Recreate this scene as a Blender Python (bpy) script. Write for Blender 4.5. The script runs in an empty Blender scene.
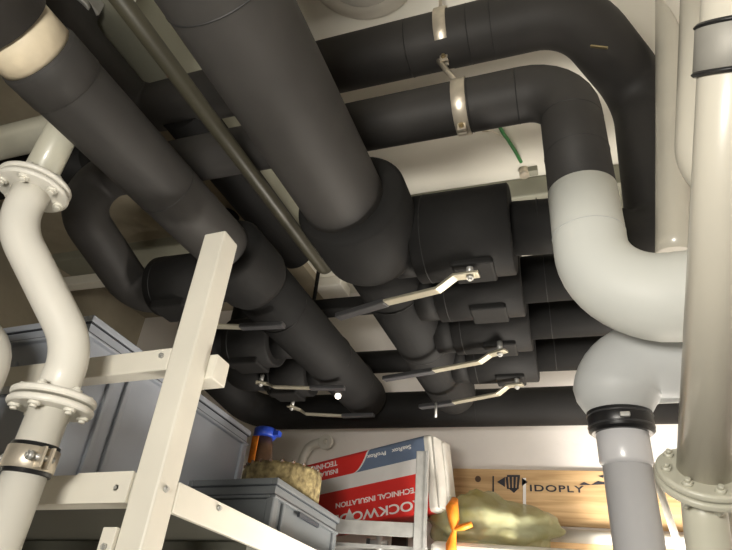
import bpy, bmesh, math, random
from mathutils import Vector, Matrix
random.seed(4)
S = bpy.context.scene
COL = S.collection
UN = 0.62                                  # metres per drawing unit: everything below is drawn in these units
H = 2.4                                    # eye height above the floor, in drawing units

# ------------------------------------------------------------------ camera
FX = 550.0
ax = Vector((0.94179711, -0.09687223, -0.32192231))   # world X in image frame (right, down, forward)
ay = Vector((0.32495316, 0.50773932, 0.79787607))
az = Vector((0.08616058, -0.85604705, 0.50966636))
cam_d = bpy.data.cameras.new('camera'); cam = bpy.data.objects.new('camera', cam_d); COL.objects.link(cam)
right = Vector((ax.x, ay.x, az.x)); up = -Vector((ax.y, ay.y, az.y)); back = -Vector((ax.z, ay.z, az.z))
m = Matrix((right, up, back)).transposed().to_4x4(); m.translation = Vector((0, 0, H)) * UN
cam.matrix_world = m
cam_d.sensor_width = 36; cam_d.lens = 36 * FX / 732; cam_d.clip_start = 0.02
S.camera = cam

# ------------------------------------------------------------------ light and exposure
S.view_settings.view_transform = 'Standard'; S.view_settings.look = 'None'
S.view_settings.gamma = 1; S.view_settings.use_curve_mapping = False
S.view_settings.exposure = 0.0
wd = bpy.data.worlds.new('world'); S.world = wd; wd.use_nodes = True
wd.node_tree.nodes['Background'].inputs[0].default_value = (1.0, 0.94, 0.82, 1)
wd.node_tree.nodes['Background'].inputs[1].default_value = 0.10
def area(name, loc, target, size, power, col, sy=None):
    l = bpy.data.lights.new(name, 'AREA'); l.energy = power * UN * UN; l.color = col
    l.shape = 'RECTANGLE'; l.size = size * UN; l.size_y = (sy or size) * UN
    o = bpy.data.objects.new(name, l); COL.objects.link(o)
    o.location = (Vector(loc) + Vector((0, 0, H))) * UN
    d = Vector(target) - Vector(loc)
    o.rotation_euler = d.to_track_quat('-Z', 'Y').to_euler()
    return o
area('room_lamp_behind', (-0.36, -0.55, 0.12), (-0.28, 1.3, 1.0), 0.5, 36, (1.0, 0.95, 0.86), 0.3)
area('fill_low', (0.25, 2.25, -0.7), (-0.35, 3.4, 0.35), 0.6, 88, (1.0, 0.93, 0.84), 0.5)  # unseen fill light added to brighten the back wall and package
area('fill_right', (0.75, 2.7, -0.3), (-0.4, 3.4, 0.9), 0.4, 14, (1.0, 0.93, 0.85), 0.4)  # another added fill for the back wall, no fitting there

# ------------------------------------------------------------------ materials
def mat(name, col, rough=0.6, metal=0.0, var=0.06, scale=8.0, bump=0.0, bscale=60.0, col2=None, coat=0.0, alpha=1.0, spec=0.5, detail=4, stretch=None):
    m = bpy.data.materials.new(name); m.use_nodes = True
    nt = m.node_tree; b = nt.nodes['Principled BSDF']
    tc = nt.nodes.new('ShaderNodeTexCoord')
    src = tc.outputs['Object']
    if stretch:
        mp = nt.nodes.new('ShaderNodeMapping'); mp.inputs['Scale'].default_value = stretch
        nt.links.new(src, mp.inputs[0]); src = mp.outputs[0]
    n = nt.nodes.new('ShaderNodeTexNoise'); n.inputs['Scale'].default_value = scale; n.inputs['Detail'].default_value = detail
    nt.links.new(src, n.inputs['Vector'])
    r = nt.nodes.new('ShaderNodeValToRGB')
    c = Vector(col[:3])
    a = c * (1 - var); d = Vector(col2[:3]) if col2 else c * (1 + var)
    r.color_ramp.elements[0].position = 0.35; r.color_ramp.elements[1].position = 0.68
    r.color_ramp.elements[0].color = (*a, 1); r.color_ramp.elements[1].color = (*d, 1)
    nt.links.new(n.outputs['Fac'], r.inputs[0]); nt.links.new(r.outputs[0], b.inputs['Base Color'])
    b.inputs['Roughness'].default_value = rough; b.inputs['Metallic'].default_value = metal
    b.inputs['Coat Weight'].default_value = coat; b.inputs['Alpha'].default_value = alpha
    b.inputs['Specular IOR Level'].default_value = spec
    if bump:
        n2 = nt.nodes.new('ShaderNodeTexNoise'); n2.inputs['Scale'].default_value = bscale
        nt.links.new(src, n2.inputs['Vector'])
        bp = nt.nodes.new('ShaderNodeBump'); bp.inputs['Strength'].default_value = bump; bp.inputs['Distance'].default_value = 0.01
        nt.links.new(n2.outputs['Fac'], bp.inputs['Height']); nt.links.new(bp.outputs[0], b.inputs['Normal'])
    return m
M = dict(
    foam=mat('black_foam_insulation', (0.036, 0.034, 0.032), 0.6, var=0.18, scale=5, bump=0.12, bscale=14, spec=0.28),
    foam_shaded=mat('black_foam_shaded', (0.012, 0.0117, 0.0113), 0.7, var=0.15, scale=6, bump=0.10, bscale=20, spec=0.2),  # same foam made darker: shade on the lower pipework is in this colour
    seam=mat('foam_seam', (0.009, 0.009, 0.009), 0.6),
    band=mat('cream_steel_band', (0.60, 0.52, 0.38), 0.6, metal=0.0, var=0.14, scale=14, bump=0.15, bscale=40),
    white=mat('white_paint', (0.76, 0.74, 0.67), 0.4, var=0.03, scale=5, coat=0.15),
    pale=mat('pale_steel_paint', (0.56, 0.53, 0.45), 0.3, var=0.05, scale=6, coat=0.25),
    paled=mat('aged_steel_paint', (0.52, 0.51, 0.42), 0.34, var=0.08, scale=9, coat=0.2),
    pvc=mat('white_pvc', (0.64, 0.655, 0.62), 0.5, var=0.02, scale=4, spec=0.3),
    grey=mat('grey_pvc', (0.60, 0.60, 0.62), 0.30, var=0.05, scale=6, coat=0.2),
    fitting=mat('light_grey_pvc', (0.52, 0.535, 0.535), 0.48, var=0.03, scale=5, spec=0.35),
    rubber=mat('black_rubber', (0.010, 0.010, 0.011), 0.35, var=0.1),
    steel=mat('stainless_steel', (0.62, 0.56, 0.46), 0.38, metal=0.65, var=0.15, scale=30, bump=0.05),
    zinc=mat('zinc_plate', (0.50, 0.50, 0.48), 0.42, metal=0.55, var=0.12, scale=24),
    zincd=mat('dull_zinc', (0.30, 0.29, 0.26), 0.6, metal=0.3, var=0.15, scale=12),
    bolt=mat('painted_bolt', (0.74, 0.72, 0.64), 0.35, var=0.05),
    brass=mat('brass_bolt', (0.42, 0.34, 0.2), 0.35, metal=0.9),
    lever=mat('lever_steel', (0.44, 0.41, 0.32), 0.4, metal=0.6, var=0.1, scale=20),
    grip=mat('lever_grip', (0.045, 0.045, 0.047), 0.32, var=0.1),
    box=mat('grey_box_plastic', (0.36, 0.39, 0.44), 0.42, var=0.05, scale=6, spec=0.4),
    box2=mat('dark_grey_box_plastic', (0.115, 0.125, 0.13), 0.42, var=0.05, scale=6, spec=0.4),
    boxdark=mat('box_groove', (0.03, 0.034, 0.042), 0.5),
    shelfp=mat('cream_shelf_paint', (0.74, 0.71, 0.62), 0.42, var=0.04, scale=7),
    shelfb=mat('shelf_board', (0.07, 0.07, 0.054), 0.6, var=0.08, scale=5),
    wall=mat('wall_plaster', (0.84, 0.80, 0.76), 0.8, var=0.04, scale=2.5, bump=0.1, bscale=50),
    wallc=mat('raw_concrete', (0.34, 0.30, 0.22), 0.9, var=0.2, scale=3, bump=0.3, bscale=30),
    ceil=mat('painted_ceiling', (0.76, 0.74, 0.65), 0.6, var=0.05, scale=2.5, bump=0.12, bscale=8),
    beam=mat('painted_beam', (0.28, 0.28, 0.22), 0.6, var=0.08, scale=4),
    floor=mat('concrete_floor', (0.14, 0.135, 0.125), 0.8, var=0.15, scale=3),
    olive=mat('olive_paint', (0.036, 0.033, 0.021), 0.45, var=0.12, scale=10),
    blue=mat('blue_cap', (0.02, 0.06, 0.42), 0.35),
    brown=mat('brown_jar', (0.10, 0.055, 0.03), 0.3, var=0.3, scale=30),
    orange=mat('orange_strap', (0.85, 0.25, 0.02), 0.5, var=0.2, scale=50),
    hess=mat('sack_cloth', (0.16, 0.115, 0.045), 0.9, var=0.5, scale=45, col2=(0.30, 0.24, 0.11), bump=0.6, bscale=60),
    green=mat('green_cable', (0.03, 0.22, 0.05), 0.4),
    glove=mat('packed_goods', (0.10, 0.12, 0.11), 0.6, var=0.4, scale=18, col2=(0.30, 0.34, 0.29)),
    ink=mat('black_ink', (0.03, 0.03, 0.04), 0.7),
    wtext=mat('white_print', (0.9, 0.88, 0.86), 0.5),
    bagwhite=mat('grey_white_film', (0.60, 0.58, 0.53), 0.4, var=0.08, scale=12, bump=0.4, bscale=20),
)
# wood with long grain
def wood():
    m = bpy.data.materials.new('spruce_plywood'); m.use_nodes = True; nt = m.node_tree; b = nt.nodes['Principled BSDF']
    tc = nt.nodes.new('ShaderNodeTexCoord'); mp = nt.nodes.new('ShaderNodeMapping'); mp.inputs['Scale'].default_value = (1.2, 1, 26)
    n = nt.nodes.new('ShaderNodeTexNoise'); n.inputs['Scale'].default_value = 2.2; n.inputs['Detail'].default_value = 6; n.inputs['Distortion'].default_value = 0.8
    r = nt.nodes.new('ShaderNodeValToRGB'); r.color_ramp.elements[0].position = 0.33; r.color_ramp.elements[0].color = (0.50, 0.31, 0.14, 1)
    r.color_ramp.elements[1].position = 0.62; r.color_ramp.elements[1].color = (0.70, 0.48, 0.25, 1)
    nt.links.new(tc.outputs['Object'], mp.inputs[0]); nt.links.new(mp.outputs[0], n.inputs['Vector']); nt.links.new(n.outputs[0], r.inputs[0])
    nt.links.new(r.outputs[0], b.inputs['Base Color']); b.inputs['Roughness'].default_value = 0.6
    return m
M['wood'] = wood()
def film():
    m = bpy.data.materials.new('yellow_green_film'); m.use_nodes = True; nt = m.node_tree; b = nt.nodes['Principled BSDF']
    tc = nt.nodes.new('ShaderNodeTexCoord'); n = nt.nodes.new('ShaderNodeTexNoise'); n.inputs['Scale'].default_value = 9; n.inputs['Detail'].default_value = 5
    r = nt.nodes.new('ShaderNodeValToRGB'); r.color_ramp.elements[0].color = (0.42, 0.38, 0.10, 1); r.color_ramp.elements[1].color = (0.66, 0.68, 0.42, 1)
    r.color_ramp.elements[0].position = 0.35; r.color_ramp.elements[1].position = 0.65
    nt.links.new(tc.outputs['Object'], n.inputs['Vector']); nt.links.new(n.outputs[0], r.inputs[0]); nt.links.new(r.outputs[0], b.inputs['Base Color'])
    b.inputs['Roughness'].default_value = 0.3; b.inputs['Alpha'].default_value = 0.5
    return m
M['film'] = film()

# ------------------------------------------------------------------ helpers
def V(*a): return Vector(a)
def ray(px, py):
    d = Vector((px - 366, py - 275, FX))
    return Vector((ax.dot(d), ay.dot(d), az.dot(d)))
def on(px, py, axis, val):                    # point of a real plane (X, Y or Z = val) seen at a place of the photograph
    r = ray(px, py); i = 'XYZ'.index(axis); return r * (val / r[i])
def dep(px, py, d): return ray(px, py) / FX * d

def fillet(pts, rads, n=8):
    out = [Vector(pts[0])]
    for i in range(1, len(pts) - 1):
        p0, p1, p2 = Vector(pts[i - 1]), Vector(pts[i]), Vector(pts[i + 1])
        a = (p0 - p1).normalized(); b = (p2 - p1).normalized(); r = rads[i - 1] if isinstance(rads, (list, tuple)) else rads
        ang = a.angle(b)
        if r <= 0 or abs(ang - math.pi) < 0.02: out.append(p1); continue
        t = min(r / math.tan(ang / 2), (p0 - p1).length * 0.95, (p2 - p1).length * 0.95); r = t * math.tan(ang / 2)
        c = p1 + (a + b).normalized() * (r / math.sin(ang / 2))
        s = p1 + a * t - c; e = p1 + b * t - c; tot = s.angle(e); axn = s.cross(e).normalized()
        for k in range(n + 1): out.append(c + Matrix.Rotation(tot * k / n, 3, axn) @ s)
    out.append(Vector(pts[-1])); return out

def tube(bm, pts, r, seg=32, cap=True, hole=None):
    pts = [Vector(p) for p in pts]; n = len(pts); rr = r if isinstance(r, (list, tuple)) else [r] * n
    t0 = (pts[1] - pts[0]).normalized(); u = t0.orthogonal().normalized(); rings = []; prev = t0
    for i, p in enumerate(pts):
        if i == 0: t = t0
        elif i == n - 1: t = (pts[i] - pts[i - 1]).normalized()
        else:
            t = (pts[i + 1] - pts[i - 1]); t = t.normalized() if t.length > 1e-9 else prev
        q = prev.rotation_difference(t); u = (q @ u); u = (u - t * u.dot(t)).normalized(); prev = t
        w = t.cross(u)
        rings.append([bm.verts.new(p + (u * math.cos(2 * math.pi * k / seg) + w * math.sin(2 * math.pi * k / seg)) * rr[i]) for k in range(seg)])
    for a, b in zip(rings, rings[1:]):
        for k in range(seg):
            f = bm.faces.new((a[k], a[(k + 1) % seg], b[(k + 1) % seg], b[k])); f.smooth = True
    if cap: bm.faces.new(list(reversed(rings[0]))); bm.faces.new(rings[-1])
    return rings

def dense(a, b, step=0.04):
    a, b = Vector(a), Vector(b); n = max(2, int((b - a).length / step)); return [a.lerp(b, i / n) for i in range(n + 1)]

def ringband(bm, c, d, r0, r1, w, seg=40, bev=0.15):      # band around a pipe: c centre, d axis, r0 inner, r1 outer, w width
    d = Vector(d).normalized(); c = Vector(c); t = (r1 - r0)
    prof = [(-w / 2, r0), (-w / 2, r1 - t * bev), (-w / 2 + t * bev, r1), (w / 2 - t * bev, r1), (w / 2, r1 - t * bev), (w / 2, r0)]
    u = d.orthogonal().normalized(); v = d.cross(u); rows = []
    for (x, r) in prof:
        rows.append([bm.verts.new(c + d * x + (u * math.cos(2 * math.pi * k / seg) + v * math.sin(2 * math.pi * k / seg)) * r) for k in range(seg)])
    L = len(rows)
    for i in range(L):
        a, b = rows[i], rows[(i + 1) % L]
        for k in range(seg):
            f = bm.faces.new((a[k], a[(k + 1) % seg], b[(k + 1) % seg], b[k])); f.smooth = (i == 2)

def box(bm, lo, hi, mtx=None, mi=0):
    lo, hi = Vector(lo), Vector(hi); vs = []
    for z in (lo.z, hi.z):
        for x, y in ((lo.x, lo.y), (hi.x, lo.y), (hi.x, hi.y), (lo.x, hi.y)):
            p = Vector((x, y, z)); vs.append(bm.verts.new(mtx @ p if mtx else p))
    for f in ((3, 2, 1, 0), (4, 5, 6, 7), (0, 1, 5, 4), (1, 2, 6, 5), (2, 3, 7, 6), (3, 0, 4, 7)):
        ff = bm.faces.new([vs[i] for i in f]); ff.material_index = mi

def hexbolt(bm, c, d, r=0.008, h=0.008, stud=0.004):
    d = Vector(d).normalized(); c = Vector(c)
    tube(bm, [c, c + d * h], r, seg=6)
    if stud: tube(bm, [c + d * h, c + d * (h + stud)], r * 0.55, seg=10)

def thing(name, label, cat, loc, group=None):
    o = bpy.data.objects.new(name, None); COL.objects.link(o); o.empty_display_size = 0.05
    o.location = (Vector(loc) + V(0, 0, H)) * UN; o['label'] = label; o['category'] = cat
    if group: o['group'] = group
    return o
LEAN = None                                # the old shelving sags: (pivot, fall along X, fall along Y)
def wl(o):
    p = Vector(o.location)
    while o.parent: o = o.parent; p += Vector(o.location)
    return p
def build(name, bm, mt, parent=None, bevel=0.0, label=None, recalc=True, seg=2):
    if recalc: bmesh.ops.recalc_face_normals(bm, faces=bm.faces[:])
    me = bpy.data.meshes.new(name)
    if LEAN:
        for v in bm.verts:
            if v.co.z > -H + 0.01: v.co.z += LEAN[1] * (v.co.x - LEAN[0].x) - LEAN[2] * (v.co.y - LEAN[0].y)
    if parent is not None: org = wl(parent) / UN - V(0, 0, H)
    else:
        xs = [v.co for v in bm.verts]
        org = V((min(v.x for v in xs) + max(v.x for v in xs)) / 2, (min(v.y for v in xs) + max(v.y for v in xs)) / 2, min(v.z for v in xs))
    bmesh.ops.translate(bm, verts=bm.verts[:], vec=-org); bmesh.ops.scale(bm, verts=bm.verts[:], vec=V(UN, UN, UN)); bm.to_mesh(me); bm.free()
    for x in (mt if isinstance(mt, (list, tuple)) else [mt]): me.materials.append(x)
    o = bpy.data.objects.new(name, me); COL.objects.link(o)
    if parent is not None: o.parent = parent
    else: o.location = (org + V(0, 0, H)) * UN
    if bevel:
        bv = o.modifiers.new('bevel', 'BEVEL'); bv.width = bevel * UN; bv.segments = seg; bv.limit_method = 'ANGLE'; bv.angle_limit = math.radians(40)
    if label: o['label'] = label
    return o
def tag(o, label, cat, group=None):
    o['label'] = label; o['category'] = cat
    if group: o['group'] = group
    return o
def struct(name, bm, mt, bevel=0):
    o = build(name, bm, mt, bevel=bevel); o['kind'] = 'structure'; return o
def BM(): return bmesh.new()
def text_bm(s, size, mtx, extrude=0.0008, sx=1.0, spacing=1.0):
    c = bpy.data.curves.new('t', 'FONT'); c.body = s; c.size = size; c.extrude = extrude; c.align_x = 'CENTER'; c.align_y = 'CENTER'; c.space_character = spacing
    c.offset = size * 0.018
    o = bpy.data.objects.new('t', c); COL.objects.link(o); bpy.context.view_layer.update()
    me = bpy.data.meshes.new_from_object(o); bpy.data.objects.remove(o); bpy.data.curves.remove(c)
    bm = BM(); bm.from_mesh(me); bpy.data.meshes.remove(me)
    bm.transform(mtx @ Matrix.Diagonal((sx, 1, 1, 1))); return bm
def copy_tree(o, parent=None):
    c = o.copy(); COL.objects.link(c)
    if parent: c.parent = parent
    for ch in list(o.children): copy_tree(ch, c)
    return c

# ================================================================== the setting
ZC = 2.08
b = BM(); box(b, (-3.6, -2.6, -H - 0.1), (1.7, 3.7, -H)); struct('floor', b, M['floor'])
b = BM(); box(b, (-3.6, -2.6, ZC), (1.7, 3.7, ZC + 0.1)); struct('ceiling', b, M['ceil'])
b = BM(); box(b, (-3.5, 3.5, -H), (1.6, 3.6, ZC)); struct('wall_back', b, M['wall'])
b = BM(); box(b, (-3.6, -2.6, -H), (-3.5, 3.6, ZC)); struct('wall_left', b, M['wallc'])
b = BM(); box(b, (1.6, -2.6, -H), (1.7, 3.6, ZC)); struct('wall_right', b, M['wall'])
b = BM(); box(b, (-3.5, -2.6, -H), (1.6, -2.5, ZC)); struct('wall_front', b, M['wall'])
b = BM(); box(b, (-3.5, 2.43, 1.95), (1.6, 2.68, ZC)); o = struct('trim_1', b, M['beam'], bevel=0.01)
b = BM(); box(b, (-1.68, -2.5, 1.93), (-1.46, 2.43, ZC)); o = struct('trim_2', b, M['beam'], bevel=0.01)
b = BM(); box(b, (-3.5, 2.34, 1.66), (-1.9, 2.42, 1.73)); o = struct('trim_3', b, M['ceil'], bevel=0.005)
b = BM(); box(b, (-3.5, -2.5, 2.02), (-1.68, 3.5, ZC)); o = struct('trim_4', b, M['wallc'])

# ================================================================== big insulated pipes
XA, ZA, RA = -1.14, 1.08, 0.100
XB, ZB, RB = -0.595, 1.07, 0.130
# pipe A (left)
pa = thing('insulated_pipe', 'long black foam-insulated pipe with the cream metal band, left of the two thick overhead runs', 'pipe', (XA, 1.5, ZA - RA))
b = BM()
pts = dense((XA, 0.535, ZA), (XA, 1.62, ZA), 0.05); tube(b, pts, RA, 48); build('insulation_sleeve', b, M['foam'], pa)
b = BM(); tube(b, [(XA, -0.6, ZA), (XA, 0.455, ZA)], RA + 0.004, 48); build('insulation_sleeve', b, M['foam'], pa)
b = BM(); tube(b, [(XA, 0.44, ZA), (XA, 0.55, ZA)], RA - 0.004, 48); build('metal_band', b, M['band'], pa, label='cream coloured bare metal band')
b = BM(); ringband(b, (XA, 0.588, ZA), (0, 1, 0), RA - 0.01, RA + 0.0022, 0.10, 48, 0.5); build('end_wrap', b, M['foam'], pa)
b = BM(); tube(b, fillet([(XA, 1.60, ZA), (XA, 3.00, ZA - 0.02), (XA, 3.05, ZA - 0.02), (XA, 3.09, ZA - 0.02), (XA, 3.11, ZA - 0.02)], 0), [0.128, 0.126, 0.118, 0.095, 0.06], 40); build('lower_sleeve', b, M['foam_shaded'], pa)
b = BM(); tube(b, [(XA, 1.40, ZA), (XA, 1.41, ZA), (XA, 1.43, ZA), (XA, 1.62, ZA), (XA, 1.65, ZA), (XA, 1.66, ZA)], [0.10, 0.130, 0.142, 0.142, 0.132, 0.10], 48); build('collar', b, M['foam_shaded'], pa)
for yy in (1.86, 2.42, 2.78):
    b = BM(); ringband(b, (XA, yy, ZA - 0.008), (0, 1, 0), 0.10, 0.1285, 0.005, 40); build('seam_line', b, M['seam'], pa)
for yy in (1.05,):
    b = BM(); ringband(b, (XA, yy, ZA), (0, 1, 0), RA - 0.01, RA + 0.0012, 0.004, 48); build('seam_line', b, M['seam'], pa)
# pipe B (right)
pb = thing('insulated_pipe', 'widest black foam-insulated overhead pipe ending in a big round collar, mid ceiling', 'pipe', (XB, 1.2, ZB - RB))
b = BM(); tube(b, dense((XB, -0.6, ZB), (XB, 1.36, ZB), 0.06), RB, 56); build('insulation_sleeve', b, M['foam'], pb)
b = BM(); tube(b, [(XB + 0.02, 1.22, ZB), (XB + 0.02, 1.225, ZB), (XB + 0.02, 1.235, ZB), (XB + 0.02, 1.46, ZB), (XB + 0.02, 1.485, ZB), (XB + 0.02, 1.49, ZB)], [0.128, 0.165, 0.178, 0.178, 0.168, 0.10], 56); build('collar', b, M['foam_shaded'], pb)
b = BM(); tube(b, fillet([(XB, 1.44, ZB), (XB, 2.92, ZB - 0.02), (XB, 2.98, ZB - 0.02), (XB, 3.03, ZB - 0.02), (XB, 3.06, ZB - 0.02)], 0), [0.128, 0.126, 0.118, 0.095, 0.06], 40); build('lower_sleeve', b, M['foam_shaded'], pb)
for yy in (on(205, 24, 'Z', 0.94).y,):
    b = BM(); ringband(b, (XB, yy, ZB), (0, 1, 0), RB - 0.01, RB + 0.0012, 0.005, 56); build('seam_line', b, M['seam'], pb)
for yy in (1.75, 2.25, 2.75):
    b = BM(); ringband(b, (XB, yy, ZB - 0.01), (0, 1, 0), 0.10, 0.1285, 0.005, 40); build('seam_line', b, M['seam'], pb)

# pipe C upper crossing pipe and pipe D below it
YC, ZC2, RC = 1.25, 1.775, 0.103
pc = thing('insulated_pipe', 'upper black insulated crossing pipe that bends down beside the pale pipes at top right', 'pipe', (-0.4, YC, ZC2 - RC))
XCV, YCV = 0.335, 1.58
b = BM(); tube(b, fillet([(-1.667, 0.80, ZC), (-1.667, 0.80, ZC2), (-1.667, YC, ZC2), (0.15, YC, ZC2 - 0.01), (0.365, YCV, 1.66), (XCV - 0.01, YCV, 0.98), (0.10, 1.50, 1.02)], [0.10, 0.11, 0.24, 0.16, 0.12], 10), RC, 48)
build('insulation_sleeve', b, M['foam'], pc)
def seam(parent, c, d, r, w=0.004):
    b = BM(); ringband(b, c, d, r - 0.01, r + 0.0012, w, 48); build('seam_line', b, M['seam'], parent)
for x in (-0.12, -0.42, -0.20): seam(pc, (x, YC, ZC2 - 0.008), (1, 0, 0), RC)
p = thing('insulated_pipe', 'black tube added as the dark shade between the two thick overhead pipes, high up', 'pipe', (-1.42, 1.8, ZC2 - RC))  # added dark tube, stands for unlit ceiling in this gap
b = BM(); tube(b, [(-1.43, YC + 0.02, ZC2 - 0.03), (-1.43, 2.41, ZC2 - 0.03)], 0.11, 40); build('insulation_sleeve', b, M['foam_shaded'], p)
b = BM(); box(b, (-0.025, -0.003, -0.003), (0.025, 0.003, 0.003), Matrix.Translation(on(599, 47, 'Y', YC - RC * 0.8)) @ Matrix.Rotation(0.5, 4, 'Y')); 
build('tape_mark', b, M['brass'], pc, label='short yellow tape mark')

ZD, RD, XDV = 1.405, 0.086, 0.092
pd = thing('insulated_pipe', 'lower black insulated crossing pipe that turns down into the white elbow', 'pipe', (-0.4, YC, ZD - RD))
b = BM(); tube(b, fillet([(-1.46, 1.62, 1.07), (-1.74, 1.66, 1.07), (-1.74, YC, 1.22), (-1.74, YC, ZD), (XDV, YC, ZD), (XDV, YC, 0.985)], [0.10, 0.10, 0.10, 0.13], 8), RD, 48)
build('insulation_sleeve', b, M['foam'], pd)
seam(pd, (-0.055, YC, ZD), (1, 0, 0), RD); seam(pd, (XDV, YC, ZD - 0.15), (0.12, 0, 1), RD); seam(pd, (-0.20, YC, ZD), (1, 0, 0), RD)
seam(pd, (XDV, YC, 1.12), (0, 0, 1), RD)

# white elbow continuing pipe D
we = thing('pipe_elbow', 'large matt white elbow jacket below the black pipe, turning right behind the pale pipe', 'pipe', (0.15, YC, 0.55))
b = BM(); tube(b, fillet([(XDV, YC, 0.99), (XDV, YC, 0.655), (0.52, YC, 0.655)], [0.155], 12), [0.0875] + [0.0875] + [0.0875 + 0.015 * i / 11 for i in range(1, 12)] + [0.1025] * 2, 56)
build('elbow_shell', b, M['pvc'], we)
b = BM(); ringband(b, (XDV, YC, 0.845), (0, 0, 1), 0.08, 0.0886, 0.002, 56); build('joint_line', b, M['fitting'], we)

# more insulated branches with valves on the right of pipe B
VY = [1.49, 1.82, 2.14, 2.50]
labs = ['black foam-jacketed valve nearest the big collar, uppermost of the right column',
        'black foam-jacketed valve just below the uppermost one, mostly hidden, without a visible lever',
        'black foam-jacketed valve third down the right column, lever tipped with red',
        'black foam-jacketed valve lowest in the right column, above the crossing pipe']
for i, y in enumerate(VY):
    v = thing('insulated_valve', labs[i], 'valve', (-0.27, y, ZB - 0.15), 'insulated valves right of the thick pipe')
    R = [0.150, 0.135, 0.135, 0.135][i]
    b = BM(); tube(b, [(-0.425, y, ZB), (-0.42, y, ZB), (-0.115, y, ZB), (-0.11, y, ZB)], [R - 0.012, R, R, R - 0.008], 40); build('valve_jacket', b, M['foam_shaded'], v)
    b = BM(); tube(b, [(-0.50, y, ZB), (-0.42, y, ZB)], 0.125, 40); build('jacket_shoulder', b, M['foam_shaded'], v)
    b = BM(); ringband(b, (-0.385, y, ZB), (1, 0, 0), R - 0.01, R + 0.0012, 0.004, 40); build('seam_line', b, M['seam'], v)
    b = BM(); box(b, (-0.30, y - 0.06, ZB - R - 0.006), (-0.17, y + 0.06, ZB - R + 0.05)); build('spindle_pad', b, M['foam_shaded'], v, bevel=0.008)
    p = thing('insulated_pipe', ['black insulated stub from the uppermost right valve to the descending pipe', 'black insulated stub behind the white elbow, second down', 'black insulated stub behind the white elbow, third down', 'black insulated stub lowest beside the grey drain pipe'][i], 'pipe', (0.0, y, ZB - 0.09))
    if i == 0: path = [(-0.11, y, ZB), (0.19, y, ZB - 0.02)]
    else: path = fillet([(-0.11, y, ZB), (0.46 + 0.02 * i, y, ZB), (0.46 + 0.02 * i, y, [0, 1.9, 1.9, 0.2][i])], 0.14)
    b = BM(); tube(b, path, 0.088, 40); build('insulation_sleeve', b, M['foam_shaded'], p)
    seam(p, (-0.03, y, ZB), (1, 0, 0), 0.088)
    b = BM(); tube(b, [(XB + 0.09, y, ZB), (-0.49, y, ZB)], 0.10, 40); build('branch_sleeve', b, M['foam_shaded'], pb)

# valves left of pipe A
LY = [1.62, 2.22, 2.66]
labsl = ['black foam-jacketed valve left of the banded pipe, ending the looping pipe behind the shelf post',
         'black foam-jacketed valve in the middle of the left column, seen right of the shelf post',
         'black foam-jacketed valve lowest in the left column, beside the lit spot']
for i, y in enumerate(LY):
    v = thing('insulated_valve', labsl[i], 'valve', (-1.46, y, ZA - 0.13), 'insulated valves left of the banded pipe')
    R = 0.128
    b = BM(); tube(b, [(-1.585, y, ZA), (-1.58, y, ZA), (-1.34, y, ZA), (-1.335, y, ZA)], [R - 0.01, R, R, R - 0.01], 40); build('valve_jacket', b, M['foam_shaded'], v)
    b = BM(); ringband(b, (-1.55, y, ZA), (1, 0, 0), R - 0.01, R + 0.0012, 0.004, 40); build('seam_line', b, M['seam'], v)
    b = BM(); box(b, (-1.55, y - 0.07, ZA - R - 0.012), (-1.39, y + 0.07, ZA - R + 0.05)); build('spindle_pad', b, M['foam_shaded'], v, bevel=0.008)
    b = BM(); tube(b, [(-1.35, y, ZA), (XA - 0.08, y, ZA)], 0.09, 40); build('branch_sleeve', b, M['foam_shaded'], pa)
    if i:
        p = thing('insulated_pipe', ['', 'black insulated stub curving up from the middle left valve', 'black insulated stub curving up from the lowest left valve'][i], 'pipe', (-1.9, y, ZA - 0.09))
        b = BM(); tube(b, fillet([(-1.60, y, ZA), (-1.86, y, ZA), (-1.86, y, 1.95)], 0.13), 0.088, 40); build('insulation_sleeve', b, M['foam_shaded'], p)

# levers: flat cranked handle with pad, nut and black grip
def lever(label, pts, gripfrom, tip=None):
    a, c, d, e = [Vector(p) for p in pts]      # spindle, end of pad, end of crank, start of grip ; then tip
    t = thing('valve_lever', label, 'valve lever', a, 'ball valve levers')
    def strip(bm, ps, w, h):
        rows = []
        for i, p in enumerate(ps):
            q = (ps[min(i + 1, len(ps) - 1)] - ps[max(i - 1, 0)]).normalized(); s = q.cross(V(0, 0, 1)).normalized(); n = s.cross(q)
            rows.append([bm.verts.new(p + s * sx * w / 2 + n * sz * h / 2) for sx, sz in ((-1, -1), (1, -1), (1, 1), (-1, 1))])
        for r0, r1 in zip(rows, rows[1:]):
            for k in range(4): bm.faces.new((r0[k], r0[(k + 1) % 4], r1[(k + 1) % 4], r1[k]))
        bm.faces.new(rows[0]); bm.faces.new(rows[-1])
    u = (c - a).normalized()
    b = BM(); strip(b, [a - u * 0.028, a, c, d, e], 0.034, 0.010); build('handle_bar', b, M['lever'], t, bevel=0.002)
    b = BM(); strip(b, [e - (e - d).normalized() * 0.01, Vector(tip)], 0.036, 0.019); build('hand_grip', b, M['grip'], t, bevel=0.004, label='black plastic hand grip')
    b = BM(); hexbolt(b, a + V(0, 0, -0.006), (0, 0, -1), 0.012, 0.008, 0.005); build('spindle_nut', b, M['zinc'], t)
    b = BM(); tube(b, [a + V(0, 0, 0.004), a + V(0, 0, 0.045)], 0.011, 16); build('spindle', b, M['zinc'], t)
    return t
zl = 0.888
def zl_on(px, py, z=zl): return on(px, py, 'Z', z)
lever('cranked steel valve lever crossing under the big collar, largest and topmost of the levers',
      [zl_on(470, 275), zl_on(455, 277), zl_on(438, 290, 0.862), zl_on(384, 303, 0.862)], 0, on(338, 317, 'Z', 0.862))
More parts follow.
